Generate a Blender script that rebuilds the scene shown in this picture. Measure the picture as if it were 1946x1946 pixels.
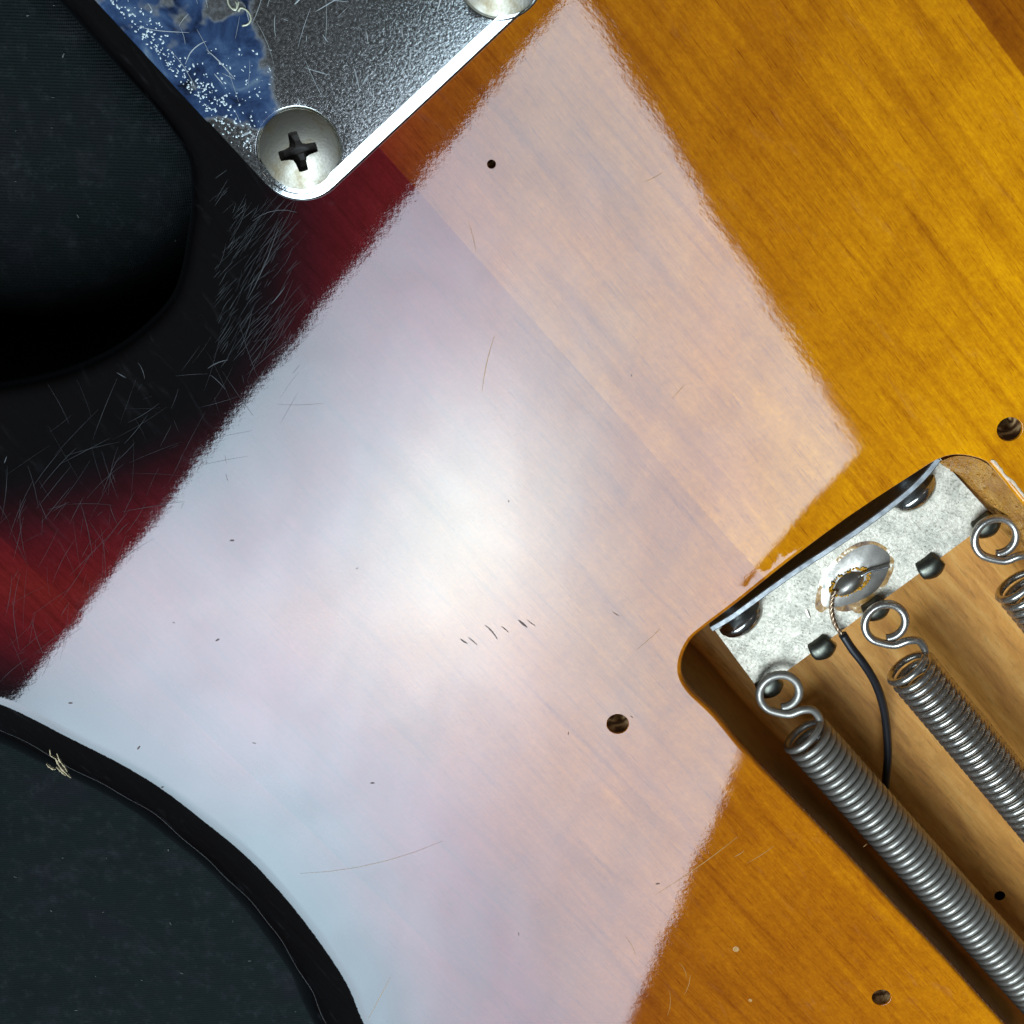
import bpy, bmesh, math, random
import numpy as np
from mathutils import Vector, Matrix, Quaternion
from mathutils.geometry import delaunay_2d_cdt
random.seed(7); rng = np.random.default_rng(7)
for o in list(bpy.data.objects): bpy.data.objects.remove(o)
SC = bpy.context.scene; COL = SC.collection
# ------------------------------------------------------------------ camera (1 unit = 1 cm; z = 0 is the flat back of the guitar)
S = 1946.; F = 2900.; PXCM = 160.
TH = math.radians(21.2); D = F/PXCM
t_ = Vector((.137, .990, 0)).normalized(); p_ = Vector((-t_.y, t_.x, 0))
CAM = D*(math.sin(TH)*t_ + math.cos(TH)*Vector((0, 0, 1)))
FWD = -CAM.normalized()
e1 = (t_ - t_.dot(FWD)*FWD).normalized()
RIGHT = t_.x*e1 - t_.y*p_; UP = t_.y*e1 + t_.x*p_
cd = bpy.data.cameras.new('camera'); cam = bpy.data.objects.new('camera', cd); COL.objects.link(cam)
cd.sensor_width = 36; cd.lens = F/S*36; cd.clip_start = .1; cd.clip_end = 500
cam.matrix_world = Matrix(((RIGHT.x, UP.x, -FWD.x, CAM.x), (RIGHT.y, UP.y, -FWD.y, CAM.y), (RIGHT.z, UP.z, -FWD.z, CAM.z), (0, 0, 0, 1)))
SC.camera = cam
cd.dof.use_dof = True; cd.dof.focus_distance = D; cd.dof.aperture_fstop = 26
def ray(x, y): return (x-S/2)/F*RIGHT - (y-S/2)/F*UP + FWD
def at(x, y, z=0.):
    d = ray(x, y); return CAM + d*((z-CAM.z)/d.z)
# ------------------------------------------------------------------ world, lamps, exposure
W = bpy.data.worlds.new('World'); SC.world = W; W.use_nodes = True
W.node_tree.nodes['Background'].inputs[0].default_value = (.9, .95, 1, 1)
wt = W.node_tree; wg = wt.nodes.new('ShaderNodeTexCoord'); wsx = wt.nodes.new('ShaderNodeSeparateXYZ'); wmr = wt.nodes.new('ShaderNodeMapRange')
wt.links.new(wg.outputs['Generated'], wsx.inputs[0]); wt.links.new(wsx.outputs[2], wmr.inputs[0]); wt.links.new(wmr.outputs[0], wt.nodes['Background'].inputs[1])
wmr.inputs[1].default_value = -.1; wmr.inputs[2].default_value = .75; wmr.inputs[3].default_value = .012; wmr.inputs[4].default_value = .075
vs = SC.view_settings; vs.view_transform = 'Standard'; vs.look = 'None'; vs.exposure = 0; vs.gamma = 1
def cross2(a, b):
    return np.cross([a[0], a[1], 1.], [b[0], b[1], 1.])
def softbox():
    # a rectangular softbox leaning over the guitar; its sides follow the two side edges of the reflection in the lacquer
    B, Cc = (1092, -25), (1640, 872)
    v = np.cross(cross2(B, (25, 1333)), cross2(Cc, (1252, 1800))); v = v[:2]/v[2]
    V1 = ray(float(v[0]), float(v[1])).normalized(); rB, rC = ray(*B), ray(*Cc)
    V2 = rB.cross(rC).cross(V1).normalized()
    tB = 78; Bp = rB*tB
    A = np.array([list(V2), list(-rC)]).T
    w, s = (float(q) for q in np.linalg.lstsq(A, -np.array(Bp), rcond=None)[0])
    L = 54.
    mid = CAM + Bp + V2*(w/2) - V1*(L/2)
    m = lambda q: Vector((q.x, q.y, -q.z))
    ctr, ax, ay = m(mid), m(V2), m(V1)
    n = ax.cross(ay)                              # lamp shines along -local z
    if n.dot(Vector((0, 0, 0))-ctr) > 0: ax = -ax; n = ax.cross(ay)
    ld = bpy.data.lights.new('softbox_light', 'AREA'); ld.shape = 'RECTANGLE'; ld.size = w; ld.size_y = L
    lo = bpy.data.objects.new('softbox_light', ld); COL.objects.link(lo)
    lo.matrix_world = Matrix(((ax.x, ay.x, n.x, ctr.x), (ax.y, ay.y, n.y, ctr.y), (ax.z, ay.z, n.z, ctr.z), (0, 0, 0, 1)))
    ld.energy = SOFT*w*L*math.pi
    # bulb behind the diffuser: brighter middle, creased fabric
    ld.use_nodes = True; nt = ld.node_tree; em = [n_ for n_ in nt.nodes if n_.type == 'EMISSION'][0]
    def plane(u, x_):                             # point on lamp -> (across, along) in cm from centre
        pass
    geo = nt.nodes.new('ShaderNodeNewGeometry')
    def mth(op, a, b=None, c=None):
        q = nt.nodes.new('ShaderNodeMath'); q.operation = op
        for i, k in enumerate((a, b, c)):
            if k is None: continue
            if isinstance(k, (int, float)): q.inputs[i].default_value = k
            else: nt.links.new(k, q.inputs[i])
        return q.outputs[0]
    def dot(vec):
        q = nt.nodes.new('ShaderNodeVectorMath'); q.operation = 'DOT_PRODUCT'; nt.links.new(geo.outputs['Position'], q.inputs[0]); q.inputs[1].default_value = vec
        return q.outputs['Value']
    X = mth('SUBTRACT', dot(ax), ctr.dot(ax)); Y = mth('SUBTRACT', dot(ay), ctr.dot(ay))
    def on_lamp(px, py):                          # where the mirror ray of a point of the finish meets the lamp
        P = at(px, py); d = (P-CAM).normalized(); d = Vector((d.x, d.y, -d.z))
        k = (ctr-P).dot(n)/d.dot(n); h = P+d*k-ctr
        return h.dot(ax), h.dot(ay)
    tot = .62; hot = 0.
    for (px, py, sx, sy, amp) in ((870, 1010, 5.5, 7., .36), (850, 1060, 9, 12, .60), (330, 1420, 9, 8, .26), (700, 1800, 8, 7, .16), (420, 1150, 7, 7, .16)):
        u, v_ = on_lamp(px, py)
        gx = mth('DIVIDE', mth('SUBTRACT', X, u), sx); gy = mth('DIVIDE', mth('SUBTRACT', Y, v_), sy)
        r2 = mth('ADD', mth('MULTIPLY', gx, gx), mth('MULTIPLY', gy, gy))
        g = mth('EXPONENT', mth('MULTIPLY', r2, -1.0))
        tot = mth('ADD', tot, mth('MULTIPLY', g, amp))
        if px == 870: hot = g
    cmb = nt.nodes.new('ShaderNodeCombineXYZ'); nt.links.new(X, cmb.inputs[0]); nt.links.new(Y, cmb.inputs[1])
    nz = nt.nodes.new('ShaderNodeTexNoise'); nz.inputs['Scale'].default_value = .2; nz.inputs['Detail'].default_value = 3; nz.inputs['Distortion'].default_value = 1.2
    nt.links.new(cmb.outputs[0], nz.inputs['Vector'])
    fac = mth('MULTIPLY_ADD', nz.outputs['Fac'], .28, .86)
    cr = nt.nodes.new('ShaderNodeTexNoise'); cr.inputs['Scale'].default_value = .075; cr.inputs['Detail'].default_value = 1.5; cr.inputs['Distortion'].default_value = .8
    nt.links.new(cmb.outputs[0], cr.inputs['Vector'])
    ridge = mth('EXPONENT', mth('MULTIPLY', mth('ABSOLUTE', mth('SUBTRACT', cr.outputs['Fac'], .5)), -60.))
    fac = mth('MULTIPLY', fac, mth('MULTIPLY_ADD', ridge, -.05, 1.01))
    nt.links.new(mth('MULTIPLY', tot, fac), em.inputs['Strength'])
    ramp = nt.nodes.new('ShaderNodeValToRGB'); nz2 = nt.nodes.new('ShaderNodeTexNoise'); nz2.inputs['Scale'].default_value = .07
    nt.links.new(cmb.outputs[0], nz2.inputs['Vector']); nt.links.new(nz2.outputs['Fac'], ramp.inputs[0])
    ramp.color_ramp.elements[0].position = .38; ramp.color_ramp.elements[1].position = .62
    ramp.color_ramp.elements[0].color = (.65, .85, 1.0, 1); ramp.color_ramp.elements[1].color = (.735, .84, .99, 1)
    mx = nt.nodes.new('ShaderNodeMix'); mx.data_type = 'RGBA'; nt.links.new(mth('MULTIPLY', hot, .9), mx.inputs[0]); nt.links.new(ramp.outputs[0], mx.inputs[6]); mx.inputs[7].default_value = (.80, .96, .99, 1)
    nt.links.new(mx.outputs[2], em.inputs['Color'])
    return lo
SOFT = 10.5
softbox()
cl = bpy.data.lights.new('ceiling_lamp', 'AREA'); cl.shape = 'DISK'; cl.size = 9; cl.energy = 1800; cl.color = (1, .96, .9)
clo = bpy.data.objects.new('ceiling_lamp', cl); COL.objects.link(clo)
clo.location = (62, 48, 95); clo.rotation_euler = (-clo.location).to_track_quat('-Z', 'Y').to_euler()

# ------------------------------------------------------------------ node helper
class M:
    def __init__(s, name):
        s.m = bpy.data.materials.new(name); s.m.use_nodes = True; s.t = s.m.node_tree
        s.b = s.t.nodes['Principled BSDF']; s.geo = None
    def new(s, typ): return s.t.nodes.new('ShaderNode'+typ)
    def put(s, v, sock):
        if isinstance(v, (int, float)): sock.default_value = v
        elif isinstance(v, (tuple, list, Vector)):
            sock.default_value = (*v, 1) if (sock.type == 'RGBA' and len(v) == 3) else tuple(v)
        else: s.t.links.new(v, sock)
    def set(s, **k):
        for n, v in k.items(): s.put(v, s.b.inputs[n.replace('_', ' ')])
        return s
    def math(s, op, a, b=None, c=None, clamp=False):
        q = s.new('Math'); q.operation = op; q.use_clamp = clamp
        for i, v in enumerate((a, b, c)):
            if v is not None: s.put(v, q.inputs[i])
        return q.outputs[0]
    def pos(s):
        if not s.geo: s.geo = s.new('NewGeometry')
        return s.geo.outputs['Position']
    def obj(s): return s.new('TexCoord').outputs['Object']
    def dot(s, vec, v=None):
        q = s.new('VectorMath'); q.operation = 'DOT_PRODUCT'; s.put(v or s.pos(), q.inputs[0]); s.put(vec, q.inputs[1]); return q.outputs['Value']
    def map(s, v, rot=0., sc=(1, 1, 1), loc=(0, 0, 0)):
        # rotate first, then scale
        a = s.new('VectorRotate'); a.rotation_type = 'Z_AXIS'; s.put(v, a.inputs['Vector']); a.inputs['Angle'].default_value = rot
        q = s.new('Mapping'); s.put(a.outputs[0], q.inputs[0]); q.inputs['Scale'].default_value = sc; q.inputs['Location'].default_value = loc
        return q.outputs[0]
    def noise(s, v, scale, detail=2., rough=.5, dist=0.):
        q = s.new('TexNoise'); s.put(v, q.inputs['Vector']); q.inputs['Scale'].default_value = scale; q.inputs['Detail'].default_value = detail
        q.inputs['Roughness'].default_value = rough; q.inputs['Distortion'].default_value = dist; return q.outputs['Fac']
    def voro(s, v, scale, feat='F1'):
        q = s.new('TexVoronoi'); q.feature = feat; s.put(v, q.inputs['Vector']); q.inputs['Scale'].default_value = scale; return q.outputs['Distance']
    def ramp(s, f, stops, interp='LINEAR'):
        q = s.new('ValToRGB'); s.put(f, q.inputs[0]); e = q.color_ramp.elements; q.color_ramp.interpolation = interp
        while len(e) < len(stops): e.new(.5)
        for i, (p, c) in enumerate(stops):
            e[i].position = p
            if isinstance(c, (int, float)): c = (c, c, c)
            e[i].color = (*c, 1)
        return q.outputs[0]
    def mix(s, f, a, b, mode='MIX'):
        q = s.new('Mix'); q.data_type = 'RGBA'; q.blend_type = mode
        s.put(f, q.inputs[0]); s.put(a, q.inputs[6]); s.put(b, q.inputs[7]); return q.outputs[2]
    def bump(s, h, dist, strength=1., prev=None):
        q = s.new('Bump'); s.put(h, q.inputs['Height']); q.inputs['Distance'].default_value = dist; q.inputs['Strength'].default_value = strength
        if prev is not None: s.put(prev, q.inputs['Normal'])
        return q.outputs[0]
    def step(s, f, lo, hi):
        q = s.new('MapRange'); q.interpolation_type = 'SMOOTHSTEP'; s.put(f, q.inputs[0]); q.inputs[1].default_value = lo; q.inputs[2].default_value = hi; return q.outputs[0]

# directions of the guitar: G runs along the grain and the springs, H across it
G = (at(1895, 1946)-at(1405, 1422)).normalized(); H = Vector((-G.y, G.x, 0))
GA = math.atan2(G.y, G.x)

# ------------------------------------------------------------------ materials
def mat_lacquer():
    m = M('sunburst_lacquer'); P = m.pos()
    at_ = m.new('Attribute'); at_.attribute_name = 'burst'
    d = at_.outputs['Fac']
    wob = m.noise(P, .55, 3); d = m.math('ADD', d, m.math('MULTIPLY_ADD', wob, .5, -.25))
    # three glue joints between the boards
    seams = []
    for (x, y) in ((0, 1020), (741, 304), (1836, 0)):
        q = at(x, y); seams.append(m.step(m.math('SUBTRACT', m.dot(H), H.dot(q)), -.012, .012))
    d = m.math('ADD', d, m.math('MULTIPLY_ADD', seams[0], -.30, .10))
    d = m.math('ADD', d, m.math('MULTIPLY_ADD', seams[1], .85, -.45))
    stops = [(0., (.0025, .0025, .003)), (.20, (.0035, .0028, .004)), (.44, (.013, .0028, .0050)), (.72, (.045, .0040, .0075)), (1.02, (.100, .0058, .0100)), (1.5, (.165, .0090, .0110)),
             (2.15, (.21, .015, .010)), (2.85, (.30, .064, .004)), (4., (.43, .126, .002)), (6.5, (.59, .192, .0012)), (9., (.81, .312, .0008))]
    burst = m.ramp(m.math('DIVIDE', d, 10.), [(a/10., c) for a, c in stops])
    # wood figure under the tint
    g1 = m.noise(m.map(P, -GA, (.22, 2.6, 1)), 1., 4, .55, .6)            # broad annual bands
    g2 = m.noise(m.map(P, -GA, (.55, 12., 1), (3, 1, 0)), 1., 5, .62, .5)   # fine streaks
    g3 = m.noise(m.map(P, -GA+.06, (3.2, 62., 1)), 1., 2, .6)             # short pores
    g5 = m.noise(m.map(P, -GA, (.5, 1, 1)), 34., 3, .7)
    g4 = m.noise(P, 9., 3, .6)                                            # blotchy tone
    v = m.math('MULTIPLY', m.ramp(g1, [(.30, .74), (.48, 1.0), (.56, .93), (.72, 1.14)]), m.ramp(g2, [(.28, .72), (.45, .97), (.56, 1.0), (.75, 1.17)]))
    v = m.math('MULTIPLY', v, m.ramp(g3, [(.28, .62), (.40, .96), (.60, 1.0), (.78, 1.14)]))
    v = m.math('MULTIPLY', v, m.ramp(g4, [(.3, .92), (.7, 1.08)])); v = m.math('MULTIPLY', v, m.ramp(g5, [(.3, .88), (.7, 1.12)]))
    g6 = m.noise(m.map(P, -GA+1.15, (.35, 1.5, 1), (2, 5, 0)), 1., 3, .5, .8); v = m.math('MULTIPLY', v, m.ramp(g6, [(.3, .88), (.5, 1.), (.7, 1.07)]))
    v = m.math('MULTIPLY', v, m.ramp(seams[2], [(0, 1.), (1, .52)])); v = m.math('MULTIPLY', v, m.ramp(seams[1], [(0, .84), (1, 1.)])); v = m.math('MULTIPLY', v, m.ramp(seams[0], [(0, 1.04), (1, 1.)]))
    comb = m.new('CombineXYZ')
    m.put(v, comb.inputs[0]); m.put(m.math('POWER', v, 1.45), comb.inputs[1]); m.put(m.math('POWER', v, 1.6), comb.inputs[2])
    col = m.mix(1., burst, comb.outputs[0], 'MULTIPLY')
    # faint milky wear in the finish
    wear = m.step(m.noise(m.map(P, .9, (1.2, 5, 1)), 1.2, 5, .65, .8), .56, .80)
    col = m.mix(m.math('MULTIPLY', wear, .035), col, (.32, .34, .36))
    peel = m.noise(P, 17., 2, .45); slow = m.noise(P, .9, 2)
    sink = m.noise(m.map(P, -GA, (2., 26., 1)), 1., 3, .6)
    n = m.bump(slow, .0018, 1.); n = m.bump(peel, .00016, 1., n); n = m.bump(sink, .00009, 1., n)
    fine = m.noise(P, 60., 2, .6); n = m.bump(fine, .00006, 1., n)
    m.set(Base_Color=col, Roughness=m.ramp(m.noise(P, 2.2, 5, .65), [(.35, .015), (.7, .034)]), Normal=n)
    m.b.inputs['IOR'].default_value = 1.62
    return m.m
def mat_cavity():
    m = M('bare_stained_wood'); P = m.pos()
    g2 = m.noise(m.map(P, -GA, (.8, 7., 2)), 1., 4, .6, .5); g3 = m.noise(m.map(P, -GA, (4., 34., 8)), 1., 2, .6); g4 = m.noise(P, 2.2, 4, .6)
    c = m.ramp(g2, [(.3, (.50, .195, .030)), (.5, (.72, .315, .055)), (.72, (.82, .42, .10))])
    c = m.mix(1., c, m.ramp(g3, [(.28, .72), (.42, .98), (.75, 1.06)]), 'MULTIPLY')
    c = m.mix(m.step(g4, .5, .75), c, (.62, .27, .045))
    sz = m.new('SeparateXYZ'); m.put(P, sz.inputs[0]); c = m.mix(m.step(sz.outputs[2], -1.57, -1.42), c, m.mix(.85, c, (.26, .24, .22), 'MULTIPLY'))   # routed walls toned darker than the floor
    n = m.bump(m.noise(P, 22, 4, .6), .006)
    m.set(Base_Color=c, Roughness=.45, Normal=n); m.b.inputs['Specular IOR Level'].default_value = .3
    return m.m
def mat_drip():
    m = M('lacquer_runs'); P = m.pos()
    c = m.ramp(m.noise(P, 3., 3), [(.35, (.50, .20, .025)), (.65, (.70, .34, .06))])
    h = m.noise(P, 13., 4, .7); n = m.bump(h, .09)
    m.set(Base_Color=c, Roughness=.14, Normal=n); return m.m
def simple(name, col, rough=.5, metal=0., bump=None, spec=None, vary=None):
    m = M(name); P = m.pos(); c = col
    if vary:
        k, sc = vary; c = m.ramp(m.noise(P, sc, 4, .6), [(.3, tuple(x*(1-k) for x in col)), (.7, tuple(min(1, x*(1+k)) for x in col))])
    m.set(Base_Color=c, Roughness=rough, Metallic=metal)
    if bump: m.set(Normal=m.bump(m.noise(P, bump[0], 3, .6), bump[1]))
    if spec is not None: m.b.inputs['Specular IOR Level'].default_value = spec
    return m.m
def mat_zinc():
    m = M('dull_zinc'); P = m.pos()
    a = m.noise(P, 30., 5, .72); b = m.noise(P, 4., 4, .6); s = m.noise(m.map(P, .4, (1, 2.2, 1)), 17, 4, .75)
    c = m.ramp(a, [(.30, (.44, .39, .30)), (.45, (.64, .575, .46)), (.65, (.78, .71, .58))])
    c = m.mix(m.step(b, .40, .66), c, m.mix(1., c, (.72, .74, .74), 'MULTIPLY'))
    c = m.mix(m.math('MULTIPLY', m.step(s, .55, .64), m.step(b, .32, .55)), c, (.24, .215, .16))
    m.set(Base_Color=c, Metallic=.72, Roughness=m.ramp(a, [(.3, .60), (.7, .44)]), Normal=m.bump(a, .006)); return m.m
def mat_chrome():
    # worn chrome of the neck plate, with a blue reflection painted into the colour along its left edge (local x across the plate, y along it)
    m = M('scratched_chrome'); P = m.obj()
    sx = m.new('SeparateXYZ'); m.put(P, sx.inputs[0]); X, Y = sx.outputs[0], sx.outputs[1]
    pit = m.noise(P, 30., 3, .75); pit2 = m.voro(P, 24.)
    c = m.ramp(pit, [(.34, (.36, .37, .36)), (.5, (.48, .495, .49)), (.70, (.66, .67, .65))])
    r = m.ramp(pit, [(.36, .075), (.62, .145)])
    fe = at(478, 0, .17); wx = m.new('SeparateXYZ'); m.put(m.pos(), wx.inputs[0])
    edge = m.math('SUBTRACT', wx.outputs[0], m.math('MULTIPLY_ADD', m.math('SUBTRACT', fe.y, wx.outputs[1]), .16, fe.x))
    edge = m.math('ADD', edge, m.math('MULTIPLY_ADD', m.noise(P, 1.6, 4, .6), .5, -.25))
    blue_refl = m.math('SUBTRACT', 1., m.step(edge, -.04, .06))
    low = at(500, 232, .17); blue_refl = m.math('MULTIPLY', blue_refl, m.step(m.math('ADD', m.math('SUBTRACT', wx.outputs[1], low.y), m.math('MULTIPLY_ADD', m.noise(P, 3.), .5, -.25)), -.05, .05))
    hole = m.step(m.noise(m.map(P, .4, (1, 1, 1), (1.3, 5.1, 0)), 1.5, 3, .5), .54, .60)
    blue_refl = m.math('MULTIPLY', blue_refl, m.math('SUBTRACT', 1., m.math('MULTIPLY', hole, .9)))
    refl_col = m.ramp(m.noise(P, 2.1, 5, .65, .6), [(.36, (.006, .009, .018)), (.44, (.018, .036, .090)), (.54, (.038, .074, .16)), (.62, (.065, .112, .21)), (.72, (.17, .24, .30))])
    m.set(Base_Color=m.mix(blue_refl, c, refl_col), Roughness=r, Metallic=m.math('SUBTRACT', 1., blue_refl))
    m.set(Normal=m.bump(pit, .0010)); return m.m
def mat_steel(name, col, rough, var=.25, sc=9., metal=1.):
    m = M(name); P = m.obj(); n = m.noise(P, sc, 4, .65)
    m.set(Base_Color=m.ramp(n, [(.3, tuple(x*(1-var) for x in col)), (.65, col)]), Metallic=metal, Roughness=m.ramp(n, [(.3, rough*1.5), (.7, rough*.8)]))
    m.set(Normal=m.bump(m.noise(P, 40, 2), .0006)); return m.m
def mat_nickel():
    m = M('tarnished_nickel'); P = m.obj(); n = m.noise(P, 4.5, 4, .6)
    c = m.ramp(n, [(.32, (.22, .18, .11)), (.5, (.31, .29, .235)), (.7, (.40, .375, .32))])
    m.set(Base_Color=c, Metallic=1., Roughness=m.ramp(n, [(.3, .5), (.7, .36)]), Normal=m.bump(m.noise(P, 35, 3), .0012)); return m.m
def mat_cloth():
    m = M('black_cloth'); P = m.pos()
    w = m.new('TexWave'); w.bands_direction = 'Y'; m.put(m.map(P, .035, (1, 1, 1)), w.inputs[0]); w.inputs['Scale'].default_value = 8.2; w.inputs['Distortion'].default_value = .5; w.inputs['Detail'].default_value = 1
    w2 = m.new('TexWave'); w2.bands_direction = 'X'; m.put(P, w2.inputs[0]); w2.inputs['Scale'].default_value = 14.; w2.inputs['Distortion'].default_value = .6
    big = m.noise(P, .7, 4, .6); fuzz = m.noise(P, 5., 5, .75)
    c = m.ramp(big, [(.32, (.0085, .0112, .0125)), (.5, (.0088, .0135, .0132)), (.68, (.0125, .0125, .0155))])
    patch = m.noise(P, 2.3, 6, .7); c = m.mix(m.math('MULTIPLY', m.step(patch, .50, .74), .8), c, (.026, .027, .031))
    c = m.mix(m.math('MULTIPLY', m.step(fuzz, .5, .78), .75), c, (.036, .042, .043))
    c = m.mix(m.math('MULTIPLY', w.outputs['Fac'], .35), c, (.020, .027, .027))
    n = m.bump(w.outputs['Fac'], .006); n = m.bump(w2.outputs['Fac'], .004, 1., n); n = m.bump(fuzz, .02, 1., n)
    m.set(Base_Color=c, Roughness=.95, Normal=n); m.b.inputs['Specular IOR Level'].default_value = .08
    m.b.inputs['Sheen Weight'].default_value = .02
    return m.m
def mat_hole():
    m = M('drilled_raw_wood'); P = m.obj()
    q = m.new('TexWave'); q.wave_type = 'RINGS'; q.rings_direction = 'Z'; m.put(m.map(P, 0, (1, 1, 1), (.02, -.05, 0)), q.inputs[0]); q.inputs['Scale'].default_value = 7; q.inputs['Distortion'].default_value = 3.; q.inputs['Detail'].default_value = 2
    c = m.ramp(q.outputs['Fac'], [(.2, (.08, .034, .011)), (.6, (.27, .145, .055)), (.95, (.46, .30, .14))])
    m.set(Base_Color=c, Roughness=.6, Normal=m.bump(m.noise(P, 30, 3), .01)); return m.m
def mat_flux():
    m = M('burnt_flux_stain'); P = m.pos(); a = m.noise(P, 3.2, 4, .6)
    m.set(Base_Color=m.ramp(a, [(.36, (.13, .055, .015)), (.47, (.46, .24, .05)), (.53, (.62, .56, .44)), (.7, (.70, .65, .54))]), Roughness=.3, Metallic=m.step(a, .48, .54), Normal=m.bump(a, .02)); return m.m
MT = dict(lac=mat_lacquer(), cav=mat_cavity(), drip=mat_drip(), zinc=mat_zinc(), chrome=mat_chrome(), nickel=mat_nickel(), cloth=mat_cloth(), hole=mat_hole(),
    spring=mat_steel('grey_spring_steel', (.43, .40, .345), .36, .3, 9., .72), spring2=mat_steel('bright_spring_steel', (.53, .49, .43), .22, .25, 9., .88),
    hook=mat_steel('dark_hook_steel', (.15, .15, .12), .33), flange=mat_steel('cut_steel_edge', (.30, .31, .31), .42), head=mat_steel('polished_screw_steel', (.62, .61, .57), .17),
    edge_refl=simple('painted_edge_reflection', (.034, .031, .027), .5), ding=simple('amber_ding', (.42, .20, .03), .35), recess=simple('dark_recess', (.016, .011, .007), .7), solder=mat_steel('solder', (.48, .44, .38), .38, .5, 7),
    flux=simple('amber_flux', (.66, .32, .012), .15, 0, (30, .02)), fluxstain=mat_flux(),
    ins=simple('black_insulation', (.012, .012, .014), .38), copper=mat_steel('tinned_copper', (.55, .40, .27), .3), tin=mat_steel('tinned_wire', (.7, .7, .68), .25),
    scratch=simple('pale_scratch', (.042, .046, .049), .5), scratch_dim=simple('dim_scratch', (.024, .026, .029), .5), scratch_br=simple('scraped_chrome', (.42, .46, .46), .4, 0),
    scr_wood=simple('dry_scratch', (.44, .225, .045), .45), dent=simple('dirty_dent', (.10, .06, .05), .7), raw=simple('raw_chip_wood', (.62, .50, .30), .7, 0, (25, .02), None, (.3, 12)),
    lint=simple('grey_lint', (.16, .17, .16), .9), pale=simple('broken_lacquer', (.80, .62, .45), .35, 0, (12, .03)), black=simple('hole_shade', (.004, .004, .005), .5),  # black puts the shade inside the floor openings into the colour
    speck=simple('bright_pit', (.62, .70, .70), .45, .3), digit=simple('stamped_digit', (.62, .62, .46), .4, .4))

# ------------------------------------------------------------------ mesh helpers
def link(name, me, mat, parent=None, smooth=True):
    o = bpy.data.objects.new(name, me); COL.objects.link(o)
    if mat: me.materials.append(mat)
    if smooth: me.polygons.foreach_set('use_smooth', [True]*len(me.polygons))
    if parent: o.parent = parent
    return o
def mesh(name, verts, faces, mat, parent=None, smooth=True, merge=0):
    bm = bmesh.new(); vs_ = [bm.verts.new(v) for v in verts]
    for f in faces:
        if len(set(f)) < 3: continue
        try: bm.faces.new([vs_[i] for i in f])
        except ValueError: pass
    if merge: bmesh.ops.remove_doubles(bm, verts=bm.verts, dist=merge)
    bmesh.ops.recalc_face_normals(bm, faces=bm.faces)
    me = bpy.data.meshes.new(name); bm.to_mesh(me); bm.free()
    return link(name, me, mat, parent, smooth)
def tag(o, label=None, cat=None, group=None, kind=None):
    if label: o['label'] = label
    if cat: o['category'] = cat
    if group: o['group'] = group
    if kind: o['kind'] = kind
    return o
def empty(name, loc=(0, 0, 0)):
    o = bpy.data.objects.new(name, None); COL.objects.link(o); o.location = loc; o.empty_display_size = .3; return o
def spline(P, step, closed=False):
    P = [Vector(p) for p in P]; n = len(P); out = []
    for i in range(n if closed else n-1):
        a, b, c, d = (P[(i-1) % n], P[i], P[(i+1) % n], P[(i+2) % n]) if closed else (P[max(i-1, 0)], P[i], P[i+1], P[min(i+2, n-1)])
        # centripetal Catmull-Rom written as a Hermite segment
        tab, tbc, tcd = max((b-a).length, 1e-6)**.5, max((c-b).length, 1e-6)**.5, max((d-c).length, 1e-6)**.5
        m1 = (c-b) + tbc*((b-a)/tab - (c-a)/(tab+tbc)) if (b-a).length > 1e-5 else (c-b)
        m2 = (c-b) + tbc*((d-c)/tcd - (d-b)/(tbc+tcd)) if (d-c).length > 1e-5 else (c-b)
        k = max(1, int(math.ceil((c-b).length/step)))
        for j in range(k):
            s = j/k; s2, s3 = s*s, s*s*s
            out.append((2*s3-3*s2+1)*b + (s3-2*s2+s)*m1 + (-2*s3+3*s2)*c + (s3-s2)*m2)
    if not closed: out.append(P[-1])
    return out
def inside(pts, poly):
    x, y = pts[:, 0], pts[:, 1]; r = np.zeros(len(pts), bool); n = len(poly)
    for i in range(n):
        x1, y1 = poly[i][0], poly[i][1]; x2, y2 = poly[(i+1) % n][0], poly[(i+1) % n][1]
        if y1 == y2: continue
        c = (y1 > y) != (y2 > y); r ^= c & (x < (x2-x1)*(y-y1)/(y2-y1)+x1)
    return r
def dist_to(pts, line, closed=False):
    n = len(line); d = np.full(len(pts), 1e9)
    for i in range(n if closed else n-1):
        a = np.array(line[i][:2]); b = np.array(line[(i+1) % n][:2]); ab = b-a; L = ab@ab
        if L < 1e-12: continue
        k = np.clip(((pts-a)@ab)/L, 0, 1); d = np.minimum(d, np.hypot(*(pts-a-k[:, None]*ab).T))
    return d
def fill(outer, holes, step):
    """flat triangulated sheet: outline, holes and a grid of inner points"""
    loops = [outer]+holes; V = []; Ed = []
    for L in loops:
        s = len(V); V += [(p[0], p[1]) for p in L]; Ed += [(s+i, s+(i+1) % len(L)) for i in range(len(L))]
    O = np.array([(p[0], p[1]) for p in outer]); lo, hi = O.min(0), O.max(0)
    if step:
        gx, gy = np.meshgrid(np.arange(lo[0], hi[0], step), np.arange(lo[1], hi[1], step)); gx = gx+np.where(np.arange(gx.shape[0])[:, None] % 2, step/2, 0)
        g = np.stack([gx.ravel(), gy.ravel()], 1); ok = inside(g, outer)
        for h in holes: ok &= ~inside(g, h)
        g = g[ok]
        for L in loops: g = g[dist_to(g, L, True) > step*.35]
        V += [tuple(q) for q in g]
    r = delaunay_2d_cdt([Vector(v) for v in V], Ed, [], 0, 1e-6)
    v = np.array([(q[0], q[1]) for q in r[0]]); f = np.array([t for t in r[2] if len(t) == 3])
    c = v[f].mean(1); ok = inside(c, outer)
    for h in holes: ok &= ~inside(c, h)
    return v, f[ok]
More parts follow.
